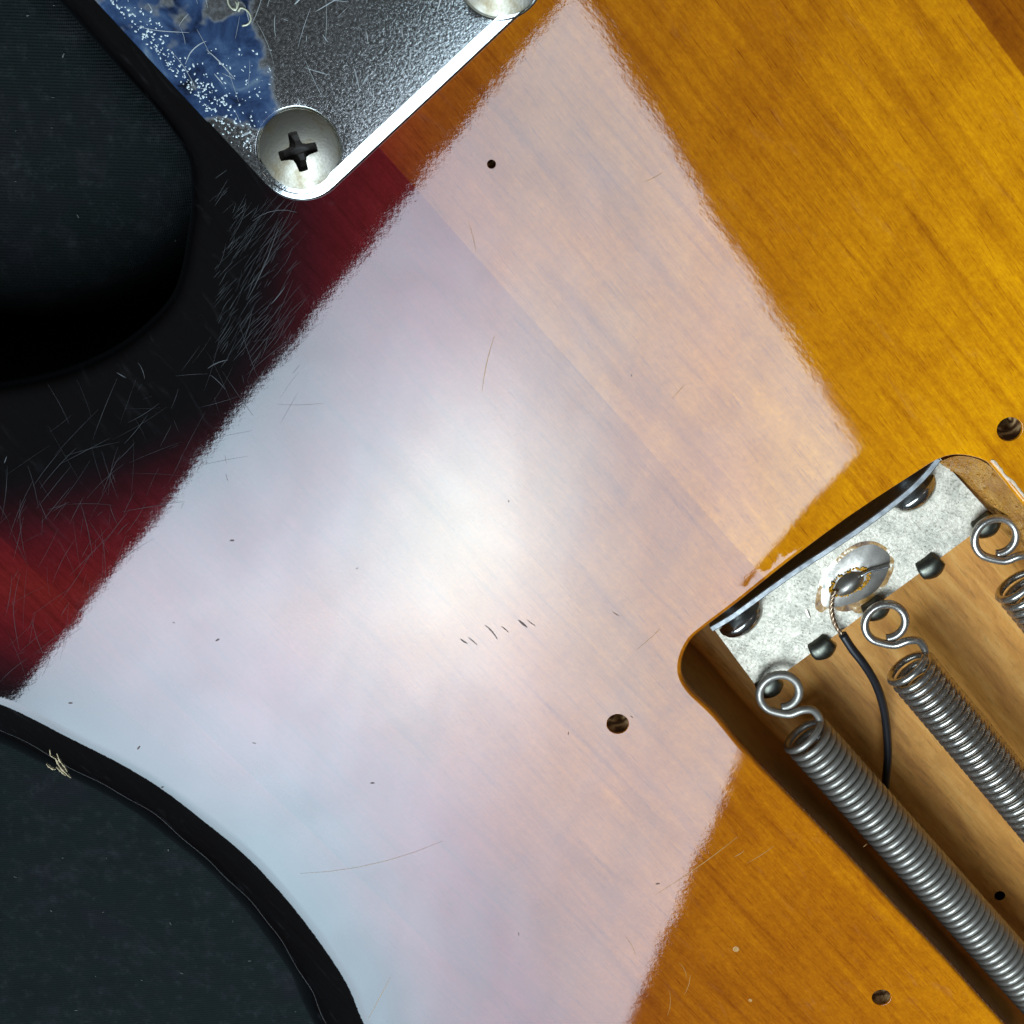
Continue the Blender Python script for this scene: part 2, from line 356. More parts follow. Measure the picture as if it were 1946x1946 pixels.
def normals2(L, closed=True, smooth=1):
    n = len(L); out = []
    for i in range(n):
        a = L[(i-1) % n] if closed else L[max(i-1, 0)]; b = L[(i+1) % n] if closed else L[min(i+1, n-1)]
        t = Vector((b[0]-a[0], b[1]-a[1])).normalized(); out.append(Vector((t.y, -t.x)))
    for _ in range(smooth):
        out = [(out[(i-1) % n]+out[i]*2+out[(i+1) % n]).normalized() for i in range(n)]
    return out
def area2(L): return sum(L[i][0]*L[(i+1) % len(L)][1]-L[(i+1) % len(L)][0]*L[i][1] for i in range(len(L)))/2
def rings_faces(nr, n, base=0):
    return [(base+r*n+i, base+r*n+(i+1) % n, base+(r+1)*n+(i+1) % n, base+(r+1)*n+i) for r in range(nr-1) for i in range(n)]
def tube(path, rad, seg=10, caps=True):
    """verts, faces of a round tube along a path (parallel transport frame)"""
    P = [Vector(p) for p in path]; n = len(P); V = []; T0 = (P[1]-P[0]).normalized()
    N = T0.orthogonal().normalized()
    for i in range(n):
        T = (P[min(i+1, n-1)]-P[max(i-1, 0)]).normalized()
        N = (N-N.dot(T)*T).normalized(); B = T.cross(N); r = rad(i/(n-1)) if callable(rad) else rad
        V += [P[i]+r*(math.cos(2*math.pi*k/seg)*N+math.sin(2*math.pi*k/seg)*B) for k in range(seg)]
    Fc = rings_faces(n, seg)
    if caps: Fc += [tuple(range(seg-1, -1, -1)), tuple((n-1)*seg+k for k in range(seg))]
    return V, Fc
def circle(c, r, n, ph=0): return [Vector((c.x+r*math.cos(2*math.pi*k/n+ph), c.y+r*math.sin(2*math.pi*k/n+ph))) for k in range(n)]
def px_poly(pts, z=0): return [at(x, y, z) for x, y in pts]

# ------------------------------------------------------------------ the cloth under the guitar
ZC = -4.55
CUT = [(-60, 792), (0, 784), (60, 774), (130, 756), (200, 728), (262, 692), (326, 637), (362, 590), (382, 536), (393, 480), (402, 417), (402, 352), (396, 300), (374, 252), (330, 190), (258, 109), (162, 0), (60, -115), (-100, -295)]
def cloth_z(x, y):
    q = np.stack([np.atleast_1d(x), np.atleast_1d(y)], 1).astype(float)
    poly = [(p.x, p.y) for p in px_poly(CUT+[(-700, -300), (-700, 800)])]
    d = dist_to(q, poly, True)*np.where(inside(q, poly), 1, -1); k = np.clip((d+.25)/1.3, 0, 1); k = k*k*(3-2*k)
    return ZC+.04*np.sin(q[:, 0]*.5+.7*q[:, 1])*np.sin(q[:, 1]*.33)+k*2.3
def cloth():
    nx = 220; V = []; Fc = []
    g = np.linspace(-24, 24, nx+1); X, Y = np.meshgrid(g, g); Z = cloth_z(X.ravel(), Y.ravel())
    V = [(x, y, z) for x, y, z in zip(X.ravel(), Y.ravel(), Z)]
    for j in range(nx):
        for i in range(nx):
            a = j*(nx+1)+i; Fc.append((a, a+1, a+nx+2, a+nx+1))
    o = mesh('cloth', V, Fc, MT['cloth']); tag(o, kind='structure')
    # lint: short curled fibres lying on it
    V, Fc = [], []
    for k in range(400):
        x, y = rng.uniform(-14, 4), rng.uniform(-13, 13); a = rng.uniform(0, 6.28); L = rng.uniform(.008, .03); w = rng.uniform(.003, .010); b = a+rng.uniform(-.8, .8)
        z = float(cloth_z(x, y)[0])+.012
        p0 = Vector((x, y, z)); p1 = p0+Vector((math.cos(a), math.sin(a), .1))*L; p2 = p1+Vector((math.cos(b), math.sin(b), -.1))*L
        v, f = tube([p0, p1, p2], w, 4); s = len(V); V += v; Fc += [tuple(i+s for i in q) for q in f]
    l = mesh('lint', V, Fc, MT['lint']); tag(l, kind='stuff')
cloth()

# ------------------------------------------------------------------ guitar body
WAIST = [(845, 2700), (835, 2250), (772, 2060), (712, 1946), (684, 1876), (624, 1782), (551, 1688), (478, 1612), (390, 1540), (322, 1488), (240, 1438), (128, 1382), (28, 1332), (-120, 1278), (-300, 1215)]
HORN = [(-470, 1130), (-540, 1010), (-470, 890), (-330, 830), (-150, 800)]
FAR = [(-100, -420), (400, -900), (1500, -950), (2800, -900), (2900, 500), (2900, 2700), (1800, 2800)]
def body_z(x, y):                                 # the finish is buffed down a little along the neck-side edge of the spring cavity
    q = np.stack([np.atleast_1d(x), np.atleast_1d(y)], 1)
    d = dist_to(q, RIMTOP); return -np.clip(.62-d, 0, None)**2*.030
RIM = [(1289, 1250), (1288, 1284), (1303, 1313), (1355, 1364), (1404, 1423), (1500, 1524), (1608, 1634), (1699, 1732), (1789, 1826), (1895, 1944), (2100, 2168), (2330, 2418), (2380, 2430), (2430, 2418),
       (2860, 2030), (2876, 1992), (2860, 1950), (2600, 1668), (2100, 1120), (1946, 948), (1898, 889), (1880, 871), (1846, 860), (1812, 858), (1782, 867), (1717, 907), (1608, 979), (1500, 1059), (1391, 1146), (1337, 1187), (1307, 1213)]
RIMTOP = [at(x, y) for x, y in ((1320, 1200), (1391, 1146), (1500, 1059), (1608, 979), (1717, 907), (1770, 873))]
HOLES = [(1174, 1376, 23), (1919, 816, 24), (1675, 1896, 21), (934, 312, 8)]
def guitar():
    waist = spline(px_poly(WAIST), .15); horn = px_poly(HORN); cut = spline(px_poly(CUT), .12); far = px_poly(FAR)
    inner = waist+horn+cut+far
    if area2(inner) < 0: inner = inner[::-1]
    inner = [Vector((p.x, p.y)) for p in inner]
    # corner radius: generous round-over at the waist, tighter in the cutaway
    pts = np.array([(p.x, p.y) for p in inner]); dc = dist_to(pts, cut); dw = dist_to(pts, waist)
    R = .30+1.0*np.clip(dc/2.2, 0, 1)
    rim = spline(px_poly(RIM), .08, True); rim = [Vector((p.x, p.y)) for p in rim]
    if area2(rim) < 0: rim = rim[::-1]
    holes = [circle(at(x, y), r/PXCM, 28) for x, y, r in HOLES]
    v, f = fill(inner, [rim]+holes, .115)
    V = [(x, y, z) for (x, y), z in zip(v, body_z(v[:, 0], v[:, 1]))]; Fc = [tuple(t) for t in f]
    # rounded outer edge and side
    N = normals2(inner, True, 2); n = len(inner); base = len(V)
    arcs = [math.pi/2*k/12 for k in range(13)]
    for a in arcs:
        for i, p in enumerate(inner): r = R[i]; q = p+N[i]*r*math.sin(a); V.append((q.x, q.y, -r*(1-math.cos(a))))
    for z in (-2.2, -3.7):
        for i, p in enumerate(inner): q = p+N[i]*R[i]; V.append((q.x, q.y, z))
    for a in arcs[::4]:
        for i, p in enumerate(inner): q = p+N[i]*(R[i]-.7*(1-math.cos(a))); V.append((q.x, q.y, -3.8-.7*math.sin(a)))
    nr = (len(V)-base)//n; Fc += rings_faces(nr, n, base)
    # softly rounded lip of the spring cavity
    Nr = normals2(rim, True, 2); zr = body_z([p.x for p in rim], [p.y for p in rim]); base = len(V); m = len(rim)
    for a in (0, .35, .7, 1.05, 1.35, math.pi/2):
        for i, p in enumerate(rim): q = p-Nr[i]*.055*math.sin(a); V.append((q.x, q.y, zr[i]-.055*(1-math.cos(a))))
    for i, p in enumerate(rim): q = p-Nr[i]*.056; V.append((q.x, q.y, -.13))
    Fc += rings_faces(7, m, base)
    for (x, y, r), L in zip(HOLES, holes):        # finish turns down into each screw hole
        base = len(V); c = at(x, y)
        z0 = body_z([p.x for p in L], [p.y for p in L])
        for k, dz in ((1., 0), (.95, -.012), (.9, -.05)): V += [(c.x+(p.x-c.x)*k, c.y+(p.y-c.y)*k, z0[i]+dz) for i, p in enumerate(L)]
        Fc += rings_faces(3, len(L), base)
    o = mesh('guitar_body', V, Fc, MT['lac'], None, True, 1e-4)
    me = o.data; co = np.empty(len(me.vertices)*3); me.vertices.foreach_get('co', co); co = co.reshape(-1, 3)
    b = np.minimum(dist_to(co[:, :2], cut), dist_to(co[:, :2], waist)+.62)
    nk = at(585, 450); b += .36*np.exp(-((co[:, 0]-nk.x)**2+(co[:, 1]-nk.y)**2)/1.7**2)     # the burst is sprayed thinner beside the neck
    out = ~inside(co[:, :2], inner); b[out] = 0
    a = me.attributes.new('burst', 'FLOAT', 'POINT'); a.data.foreach_set('value', b.astype(np.float32))
    # shading normals: exact on the flat, so the lips of the holes do not bleed into it
    zz = body_z(co[:, 0], co[:, 1]); flat = np.abs(co[:, 2]-zz) < 2e-4
    nn = np.empty(len(me.vertices)*3); me.vertices.foreach_get('normal', nn); nn = nn.reshape(-1, 3)
    if nn[flat][:, 2].mean() < 0: nn = -nn
    e = .01; gx = (body_z(co[:, 0]+e, co[:, 1])-body_z(co[:, 0]-e, co[:, 1]))/(2*e); gy = (body_z(co[:, 0], co[:, 1]+e)-body_z(co[:, 0], co[:, 1]-e))/(2*e)
    up = np.stack([-gx, -gy, np.ones(len(gx))], 1); up /= np.linalg.norm(up, axis=1)[:, None]
    nn[flat] = up[flat]; me.normals_split_custom_set_from_vertices([tuple(q) for q in nn])
    tag(o, 'glossy sunburst solid guitar body lying face down, black to red to amber wood', 'guitar body')
    # spring cavity
    V, Fc = [], []; ZF = -1.62
    prof = [(.0565, -.10), (.058, -.5), (.062, -1.0), (.068, -1.45)]+[(.068+.16*(1-math.cos(a)), -1.45-.16*math.sin(a)) for a in (.4, .8, 1.2, 1.57)]
    for d, z in prof:
        for i, p in enumerate(rim): q = p-Nr[i]*d; V.append((q.x, q.y, z))
    fl = [Vector(V[len(V)-m+i][:2]) for i in range(m)]
    Fc += rings_faces(len(prof), m)
    fh = [circle(at(1900, 1702, -1.61), .075, 14)]
    v2, f2 = fill(fl, fh, .5); s = len(V); V += [(x, y, -1.61) for x, y in v2]; Fc += [tuple(int(i)+s for i in t) for t in f2]
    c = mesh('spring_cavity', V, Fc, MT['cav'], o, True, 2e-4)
    # dark hole drilled in the cavity floor
    cc = fh[0]; ctr = at(1900, 1702, -1.61)
    V = [(p.x, p.y, z) for z in (-1.605, -2.2) for p in cc]; mesh('drilled_hole', V, rings_faces(2, 14)+[tuple(range(14, 28))], MT['black'], c)
    # flat black patch painted as the tremolo block opening's shade, at the tail end
    op = [at(x, y, -1.60) for x, y in ((1862, 1880), (1900, 1846), (2000, 1960), (2280, 2260), (2230, 2310))]; dn = [p+Vector((0, 0, .002)) for p in op]
    mesh('block_opening_shade', [*dn, *[p+Vector((0, 0, -.006)) for p in op]], [tuple(range(5)), tuple(range(9, 4, -1))]+rings_faces(2, 5), MT['black'], c, False)
    # lacquer runs on the far wall of the cavity: a lumpy fillet between rim and floor
    top = [at(x, y, -.14) for x, y in ((1789, 876), (1815, 867), (1846, 869), (1876, 882), (1896, 901), (1944, 960), (2000, 1024))]
    bot = [at(x, y, -1.0) for x, y in ((1789, 884), (1815, 904), (1838, 930), (1862, 956), (1884, 984), (1935, 1042), (1985, 1100))]
    A, B = spline(top, .06), spline(bot, .06); k = 40
    A = [A[int(i*(len(A)-1)/(k-1))] for i in range(k)]; B = [B[int(i*(len(B)-1)/(k-1))] for i in range(k)]
    V, Fc = [], []; rows = 12
    for r in range(rows):
        s = r/(rows-1)
        for i in range(k):
            q = A[i].lerp(B[i], s); h = .05*math.sin(s*math.pi)*(1+.6*math.sin(i*.9+r*1.3)); V.append((q.x, q.y, q.z+h))
    Fc = [(r*k+i, r*k+i+1, (r+1)*k+i+1, (r+1)*k+i) for r in range(rows-1) for i in range(k-1)]
    run = mesh('lacquer_run', V, Fc, MT['drip'], o)
    # beads of lacquer dried on that wall
    V2, F2 = [], []
    for q in range(70):
        i = int(rng.integers(1, k-1)); rr_ = int(rng.integers(1, rows-3)); p = Vector(V[rr_*k+i]); rd = rng.uniform(.008, .026)
        s0 = len(V2)
        for lat in range(5):
            a = math.pi/2*lat/4; V2 += [p+Vector((math.cos(t)*rd*math.cos(a)*1.3, math.sin(t)*rd*math.cos(a), rd*math.sin(a)*.9)) for t in [math.pi*2*w_/8 for w_ in range(8)]]
        F2 += [tuple(s0+x for x in f_) for f_ in rings_faces(5, 8)]
    bd = mesh('lacquer_bead', V2, F2, MT['drip'], run); bd['kind'] = 'stuff'
    # broken lacquer along the right rim
    V, Fc = [], []
    strip = spline([at(x, y, .004) for x, y in ((1884, 874), (1893, 882), (1902, 893), (1909, 904), (1922, 915), (1936, 931), (1948, 946))], .03)
    for i, p in enumerate(strip):
        w = .012+.012*rng.random() if 0 < i < len(strip)-1 else .004
        V += [p-H*.012, p+H*w*.6+Vector((0, 0, .004)), p+H*w]
    Fc = [(3*i+j, 3*i+j+1, 3*i+j+4, 3*i+j+3) for i in range(len(strip)-1) for j in range(2)]
    mesh('lacquer_chip', V, Fc, MT['pale'], o)
    # screw holes
    for x, y, r in HOLES:
        c0 = at(x, y); rr = r/PXCM*.91; V = []; deep = .75 if r > 10 else .25
        for k, z in ((1., -.03), (.98, -.06), (.88, -.14), (.58, -.20), (.50, -.26), (.46, -deep)): V += [(q.x, q.y, z) for q in circle(Vector((0, 0)), rr*k, 28)]
        hb = mesh('screw_hole', V, rings_faces(6, 28)+[tuple(range(140, 168))], MT['hole'], o); hb.location = (c0.x, c0.y, 0)
    return o, inner, N, R
BODY, INNER, NIN, RIN = guitar()

def ribbons(name, items, mat, parent, lift=.003):
    """hair-thin raised strokes lying on a surface: items are (list of points, half width)"""
    V, Fc = [], []
    for P, w in items:
        n = len(P); s = len(V)
        for i, p in enumerate(P):
            a, b = P[max(i-1, 0)], P[min(i+1, n-1)]; t = (b-a).normalized(); q = Vector((-t.y, t.x, 0)); ww = w*(.25+.75*math.sin(math.pi*(i+.35)/(n-.3)))
            V += [p-q*ww+Vector((0, 0, lift*.5)), p+Vector((0, 0, lift)), p+q*ww+Vector((0, 0, lift*.5))]
        Fc += [(s+3*i+j, s+3*i+j+1, s+3*i+j+4, s+3*i+j+3) for i in range(n-1) for j in range(2)]
    o = mesh(name, V, Fc, mat, parent); o['kind'] = 'stuff'; return o
def stroke(x, y, ang, L, bend=0., n=6, z=0.):
    """stroke from pixel-scale values of the photo, laid out on the surface"""
    P = []; a = ang
    for i in range(n):
        P.append(at(x, y, z)); a_ = math.radians(a); x += L/(n-1)*math.cos(a_); y -= L/(n-1)*math.sin(a_); a += bend/(n-1)
    return P
def wear():
    a, b, wd = [], [], []
    U = rng.uniform
    for k in range(210):                            # swarm of fine scratches beside the cutaway
        s = rng.random(); x = 405+U(0, 150)*(1-.2*s); y = 400+U(0, 300)
        if (x-200)**2+(y-420)**2 < 225**2: continue
        a.append((stroke(x, y, U(44, 66), U(18, 110)*rng.random()+12, U(-25, 25)), U(.0008, .0021)))
    for k in range(110):
        x, y = U(60, 560), U(620, 1000)
        if y < 800-.45*(x-100) or x > 760-.55*(y-400): continue
        b.append((stroke(x, y, rng.choice([50, 62, 30, 115, 8])+U(-12, 12), U(14, 130), U(-15, 15)), U(.001, .0024)))
    for k in range(90):
        x, y = U(-10, 260), U(900, 1300)
        if x > 700-.55*y+120: continue
        b.append((stroke(x, y, rng.choice([58, 40, 110, 75])+U(-15, 15), U(14, 120), U(-20, 20)), U(.001, .0022)))
    for k in range(60):
        x = U(395, 600); y = x*1.0-60+U(-10, 120)
        if y > 420 or (x > 470 and y < 300): continue
        b.append((stroke(x, y, U(35, 60), U(10, 50), U(-10, 10)), U(.0012, .0028)))
    for q in ((428, 740, 128, 40, 20, .004), (395, 700, 35, 42, -30, .0055), (275, 720, 100, 34, 30, .004), (515, 578, 48, 42, 8, .006), (222, 708, -30, 20, 0, .006), (8, 880, 70, 14, 0, .006), (470, 570, 62, 150, 12, .0042), (480, 420, 35, 90, -60, .004)):
        a.append((stroke(*q[:5]), q[5]))
    for q in ((916, 745, 83, 110, -14, .004), (700, 1936, 62, 90, 0, .003), (905, 480, 100, 60, 10, .0025), (1640, 1610, 40, 10, 0, .003), (1246, 1700, 32, 190, 8, .004), (1420, 1640, 28, 60, 12, .003), (1275, 760, 48, 40, 0, .0025), (1210, 1235, 40, 60, 5, .003),
              (570, 1660, 4, 280, 22, .0022), (1225, 345, 20, 40, 20, .0025), (1290, 1830, -40, 34, -60, .003), (1312, 1852, -95, 40, -30, .003), (1268, 1930, 70, 50, 40, .0025), (1395, 1628, 20, 22, 30, .004), (1208, 1815, 110, 40, 20, .003)):
        wd.append((stroke(*q[:5]), q[5]))
    ribbons('scratch', a, MT['scratch'], BODY); ribbons('scratch', b, MT['scratch_dim'], BODY)
    ribbons('scratch', wd, MT['scr_wood'], BODY)
    dents = [(stroke(x, y, -40, L, bd, 5), w) for x, y, L, bd, w in ((875, 1214, 16, 15, .010), (890, 1211, 22, 0, .007), (922, 1188, 36, -25, .009), (953, 1190, 18, 0, .007), (985, 1178, 22, 0, .014), (1002, 1178, 20, 10, .006), (1164, 1162, 16, 20, .005), (1198, 1360, 6, 0, .006))]
    dents += [(stroke(x, y, an, 8, 0, 3), .012) for x, y, an in ((261, 1424, 50), (130, 1336, 0), (410, 1218, 30), (1246, 1680, 10), (704, 1488, 0), (437, 1027, 0))]
    dents += [(stroke(U(300, 1500), U(700, 1900), U(0, 180), U(3, 7), 0, 3), .006) for k in range(9)]
    ribbons('dent', dents, MT['dent'], BODY)
    # two small round dings ringed in the amber finish, each with its own rim
    for x, y, r in ((1399, 1804, 5.5), (1426, 1901, 3.2)):
        c = at(x, y); V = []
        for k, z in ((1.25, .0005), (1., .0022), (.8, .0010), (.3, .0012)): V += [(q.x, q.y, z) for q in circle(c, r/PXCM*k, 16)]
        mesh('ding', V, rings_faces(4, 16)+[tuple(range(48, 64))], MT['ding'], BODY)
wear()
def edge_chip():
    # bare wood showing where the round-over at the waist was knocked
    c = at(128, 1374); i0 = min(range(len(INNER)), key=lambda i: (INNER[i]-Vector((c.x, c.y))).length)
    def surf(s, a, lift=.006):                    # s cm along the edge, a angle down the round-over
        i = i0; acc = 0
        f = i0+s/.15; i = int(math.floor(f)); k = f-i
        p = INNER[i].lerp(INNER[i+1], k); n = NIN[i].lerp(NIN[i+1], k); r = RIN[i]
        nn = Vector((n.x*math.sin(a), n.y*math.sin(a), math.cos(a)))
        return Vector((p.x+n.x*r*math.sin(a), p.y+n.y*r*math.sin(a), -r*(1-math.cos(a))))+nn*lift
    V, Fc = [], []
    sgn = 1 if INNER[i0+5].x > INNER[i0].x else -1
    for path in ([(-.05, .62), (.0, .72), (.06, .72), (.12, .80), (.20, .90), (.30, 1.02), (.36, 1.12)], [(-.02, .98), (.02, 1.06), (.08, 1.1), (.12, 1.02)], [(.05, .62), (.14, .74), (.2, .78), (.28, .9)], [(.12, .92), (.2, 1.0), (.28, 1.12)]):
        pts = spline([surf(sgn*(s_-.02), a-.24) for s_, a in path], .03)
        v, f = tube(pts, lambda t: .004+.012*math.sin(math.pi*min(max(t, .05), .95))*(.6+.4*math.sin(t*23)), 6); s = len(V); V += v; Fc += [tuple(i+s for i in q) for q in f]
    mesh('edge_chip', V, Fc, MT['raw'], BODY)
    # thin ribbon whose colour stands for a line reflected in the round-over
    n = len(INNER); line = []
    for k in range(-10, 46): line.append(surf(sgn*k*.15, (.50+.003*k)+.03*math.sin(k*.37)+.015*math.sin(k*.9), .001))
    v, f = tube(spline(line, .06), .0045, 5); mesh('reflected_line', v, f, MT['edge_refl'], BODY)
edge_chip()

# ------------------------------------------------------------------ neck plate (local x across, y along towards the neck)
def neck_plate():
    ZT = .17
    corner = at(568, 286, ZT)
    u = -G; v = Vector((-u.y, u.x, 0))
    if v.dot(at(1022, 0)-at(594, 373)) < 0: v = -v
    rc = 88/PXCM; bev = .15
    W_, L_ = 4.6, 6.3
    def rr(off):                                  # rounded rectangle in local coords, inset by off
        P = []
        for cx, cy, a0 in ((0, 0, 180), (W_-2*rc, 0, 270), (W_-2*rc, L_-2*rc, 0), (0, L_-2*rc, 90)):
            for k in range(15): a = math.radians(a0+90*k/14); P.append(Vector((cx+rc+(rc-off)*math.cos(a), cy+rc+(rc-off)*math.sin(a))))
        return P
    org = corner-(u+v)*rc; org.z = 0
    mirror = u.cross(v).z > 0                      # is (u, v) right handed?
    X, Y = (v, u)
    hole = [Vector((rc+.475*math.cos(2*math.pi*k/48), rc+.475*math.sin(2*math.pi*k/48))) for k in range(48)]
    s2 = SCREW2_LOC; hole2 = [Vector((s2[0]+.475*math.cos(2*math.pi*k/48), s2[1]+.475*math.sin(2*math.pi*k/48))) for k in range(48)]
    pr = [(bev, ZT), (bev*.97, ZT-.0008), (.03, ZT-.0125), (.016, ZT-.017), (.004, ZT-.032), (0, ZT-.05), (0, .004)]
    flat = rr(bev); vv, ff = fill(flat, [hole, hole2], .2)
    V = [(x, y, ZT) for x, y in vv]; Fc = [tuple(int(i) for i in t) for t in ff]; base = len(V)
    for off, z in pr: V += [(p.x, p.y, z) for p in rr(off)]
    Fc += rings_faces(len(pr), len(flat), base)
    for h, c in ((hole, (rc, rc)), (hole2, s2)):
        base = len(V)
        for k, z in ((1, ZT), (.985, ZT-.003), (.95, ZT-.02), (.80, ZT-.12)): V += [(c[0]+(p.x-c[0])*k, c[1]+(p.y-c[1])*k, z) for p in h]
        Fc += rings_faces(4, 48, base)
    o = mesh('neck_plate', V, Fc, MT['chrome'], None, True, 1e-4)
    # crisp flat top: mark bevel start by splitting normals through face-area weights
    md = o.modifiers.new('weighted', 'WEIGHTED_NORMAL'); md.keep_sharp = True
    rot = Matrix(((X.x, Y.x, 0), (X.y, Y.y, 0), (0, 0, 1))).to_4x4()
    if X.cross(Y).z < 0: raise RuntimeError('left handed plate')
    o.matrix_world = Matrix.Translation(org) @ rot
    tag(o, 'worn chrome neck plate with painted blue reflection and stamped digits, at top left', 'neck plate')
    def loc(px, py):                               # point of the photo -> plate coordinates
        q = at(px, py, ZT)-org; return Vector((q.dot(X), q.dot(Y), ZT))
    # stamped digits, read along the left edge (only the last ones are in the frame)
    def dig(pts, w=.012):
        P = [loc(x, y) for x, y in pts]; P = [Vector((p.x, p.y, ZT+.004)) for p in P]
        v_, f_ = tube(spline(P, .02), w, 6); return mesh('stamped_digit', v_, f_, MT['digit'], o)
    dig([(440, -22), (434, -8), (434, 6), (441, 16), (447, 19), (452, 11), (454, 2)], .011)
    dig([(454, 2), (453, 14), (458, 22), (466, 17)], .011) if False else None
    dig([(453, 22), (458, 15), (467, 18), (475, 27), (477, 38), (471, 46), (460, 49)], .012)
    dig([(443, 15), (448, 18), (450, 8), (447, 2)], .008)
    # pits and scratches
    P = []; Fp = []
    for k in range(400):
        e = rng.random()
        if k < 300: px, py = 203+(493-203)*e, 322*e; off = abs(rng.normal(0, 22)); px += off*.74+4; py -= off*.67-4
        else: px, py = rng.uniform(380, 520), rng.uniform(90, 290)
        q = loc(px, py)
        if q.x < .02 or q.y < .02 or (q.xy-Vector((rc, rc))).length < .5: continue
        r = rng.uniform(.004, .0115)*(1 if k < 200 else .8); s = len(P); el = rng.uniform(1, 2.2); an = rng.uniform(0, 3.14); ca, sa = math.cos(an), math.sin(an)
        ring = [(math.cos(a)*r*el, math.sin(a)*r) for a in (0, 1.05, 2.1, 3.14, 4.19, 5.24)]
        P += [(q.x+a*ca-b*sa, q.y+a*sa+b*ca, ZT+.001) for a, b in ring]+[(q.x, q.y, ZT+r*.5)]
        Fp += [(s+i, s+(i+1) % 6, s+6) for i in range(6)]
    pt = mesh('pitting', P, Fp, MT['speck'], o); pt['kind'] = 'stuff'
    it = []
    for k in range(95):
        px, py = rng.uniform(230, 1000), rng.uniform(-60, 330); q = loc(px, py)
        if not (.12 < q.x < 4 and .12 < q.y < 6) or (q.xy-Vector((rc, rc))).length < .6: continue
        an = rng.choice([.9, 1.2, 2.3, .3])+rng.uniform(-.4, .4); L = rng.uniform(.06, .55)*rng.random()+.04; bd = rng.uniform(-.5, .5)
        pts = []; a = an; c = q.copy()
        for i in range(5): pts.append(Vector((c.x, c.y, ZT))); c += Vector((math.cos(a), math.sin(a), 0))*L/4; a += bd/4
        it.append((pts, rng.uniform(.0014, .0036)))
    for pl, w in (([(352, 122), (362, 100), (378, 85), (392, 78)], .006), ([(392, 94), (415, 115), (446, 150)], .006), ([(260, 50), (300, 58), (360, 62)], .004), ([(460, 258), (478, 250)], .011), ([(407, 140), (424, 160)], .006), ([(560, 8), (572, -4)], .008), ([(690, 160), (700, 142)], .006), ([(600, 22), (650, -8)], .004)):
        it.append((spline([loc(*q) for q in pl], .04), w))
    ribbons('scratch', it, MT['scratch_br'], o, .002)
    return o, X, Y, org, rc, ZT
def local_of(px, py, zt=.17):
    corner = at(568, 286, zt); u = -G; v = Vector((-u.y, u.x, 0))
    if v.dot(at(1022, 0)-at(594, 373)) < 0: v = -v
    org = corner-(u+v)*(88/PXCM); q = at(px, py, zt)-org; return (q.dot(v), q.dot(u))
SCREW2_LOC = local_of(950, -52)
PLATE, PX_, PY_, PORG, PRC, PZT = neck_plate()

# ------------------------------------------------------------------ plate screws (domed cross-head)
def plate_screw(name, label, loc, rot):
    Rh = .448; bulge = .085; z0 = 0.
    dome = lambda x, y: z0+bulge*(1-(x*x+y*y)/(Rh*Rh))
    al, aw = .215, .060                            # arm length and half width of the cross
    cross = []
    for k in range(4):
        a = math.pi/2*k; c, s = math.cos(a), math.sin(a)
        for x, y in ((aw*1.25, -aw*1.25), (al*.55, -aw), (al*.97, -aw*.86), (al, -aw*.5), (al, aw*.5), (al*.97, aw*.86), (al*.55, aw)): cross.append(Vector((x*c-y*s, x*s+y*c)))
    outer = circle(Vector((0, 0)), Rh*.97, 64)
    v, f = fill(outer, [cross], .028)
    V = [(x, y, dome(x, y)) for x, y in v]; Fc = [tuple(int(i) for i in t) for t in f]; base = len(V)
    for k, z in ((.97, dome(Rh*.97, 0)), (.99, dome(Rh*.97, 0)-.004), (1., -.012), (1., -.03), (.8, -.10)): V += [(p.x, p.y, z) for p in circle(Vector((0, 0)), Rh*k, 64)]
    Fc += rings_faces(5, 64, base)
    root = mesh(name, V, Fc, MT['nickel'], None, True, 1e-4); root.location = loc; root.rotation_euler.z = rot
    tag(root, label, 'screw', 'screws in the neck plate')
    V = []; n = len(cross)
    for k, dz in ((1., 0), (.97, -.012), (.80, -.07), (.50, -.11)): V += [(p.x*k, p.y*k, dome(p.x, p.y)+dz) for p in cross]
    mesh('cross_recess', V, rings_faces(4, n)+[tuple(range(3*n, 4*n))], MT['recess'], root, False)  # one dark brown colour all through the recess
    b = [stroke_local for stroke_local in ()]
    return root
sc1 = at(568, 287, PZT)
plate_screw('plate_screw', 'tarnished domed cross-head screw in the neck plate corner beside the red finish', (sc1.x, sc1.y, PZT-.015), math.radians(14))
q2 = PORG+PX_*SCREW2_LOC[0]+PY_*SCREW2_LOC[1]
plate_screw('plate_screw', 'neck plate screw mostly cut off by the top edge of the photo', (q2.x, q2.y, PZT-.015), math.radians(40))

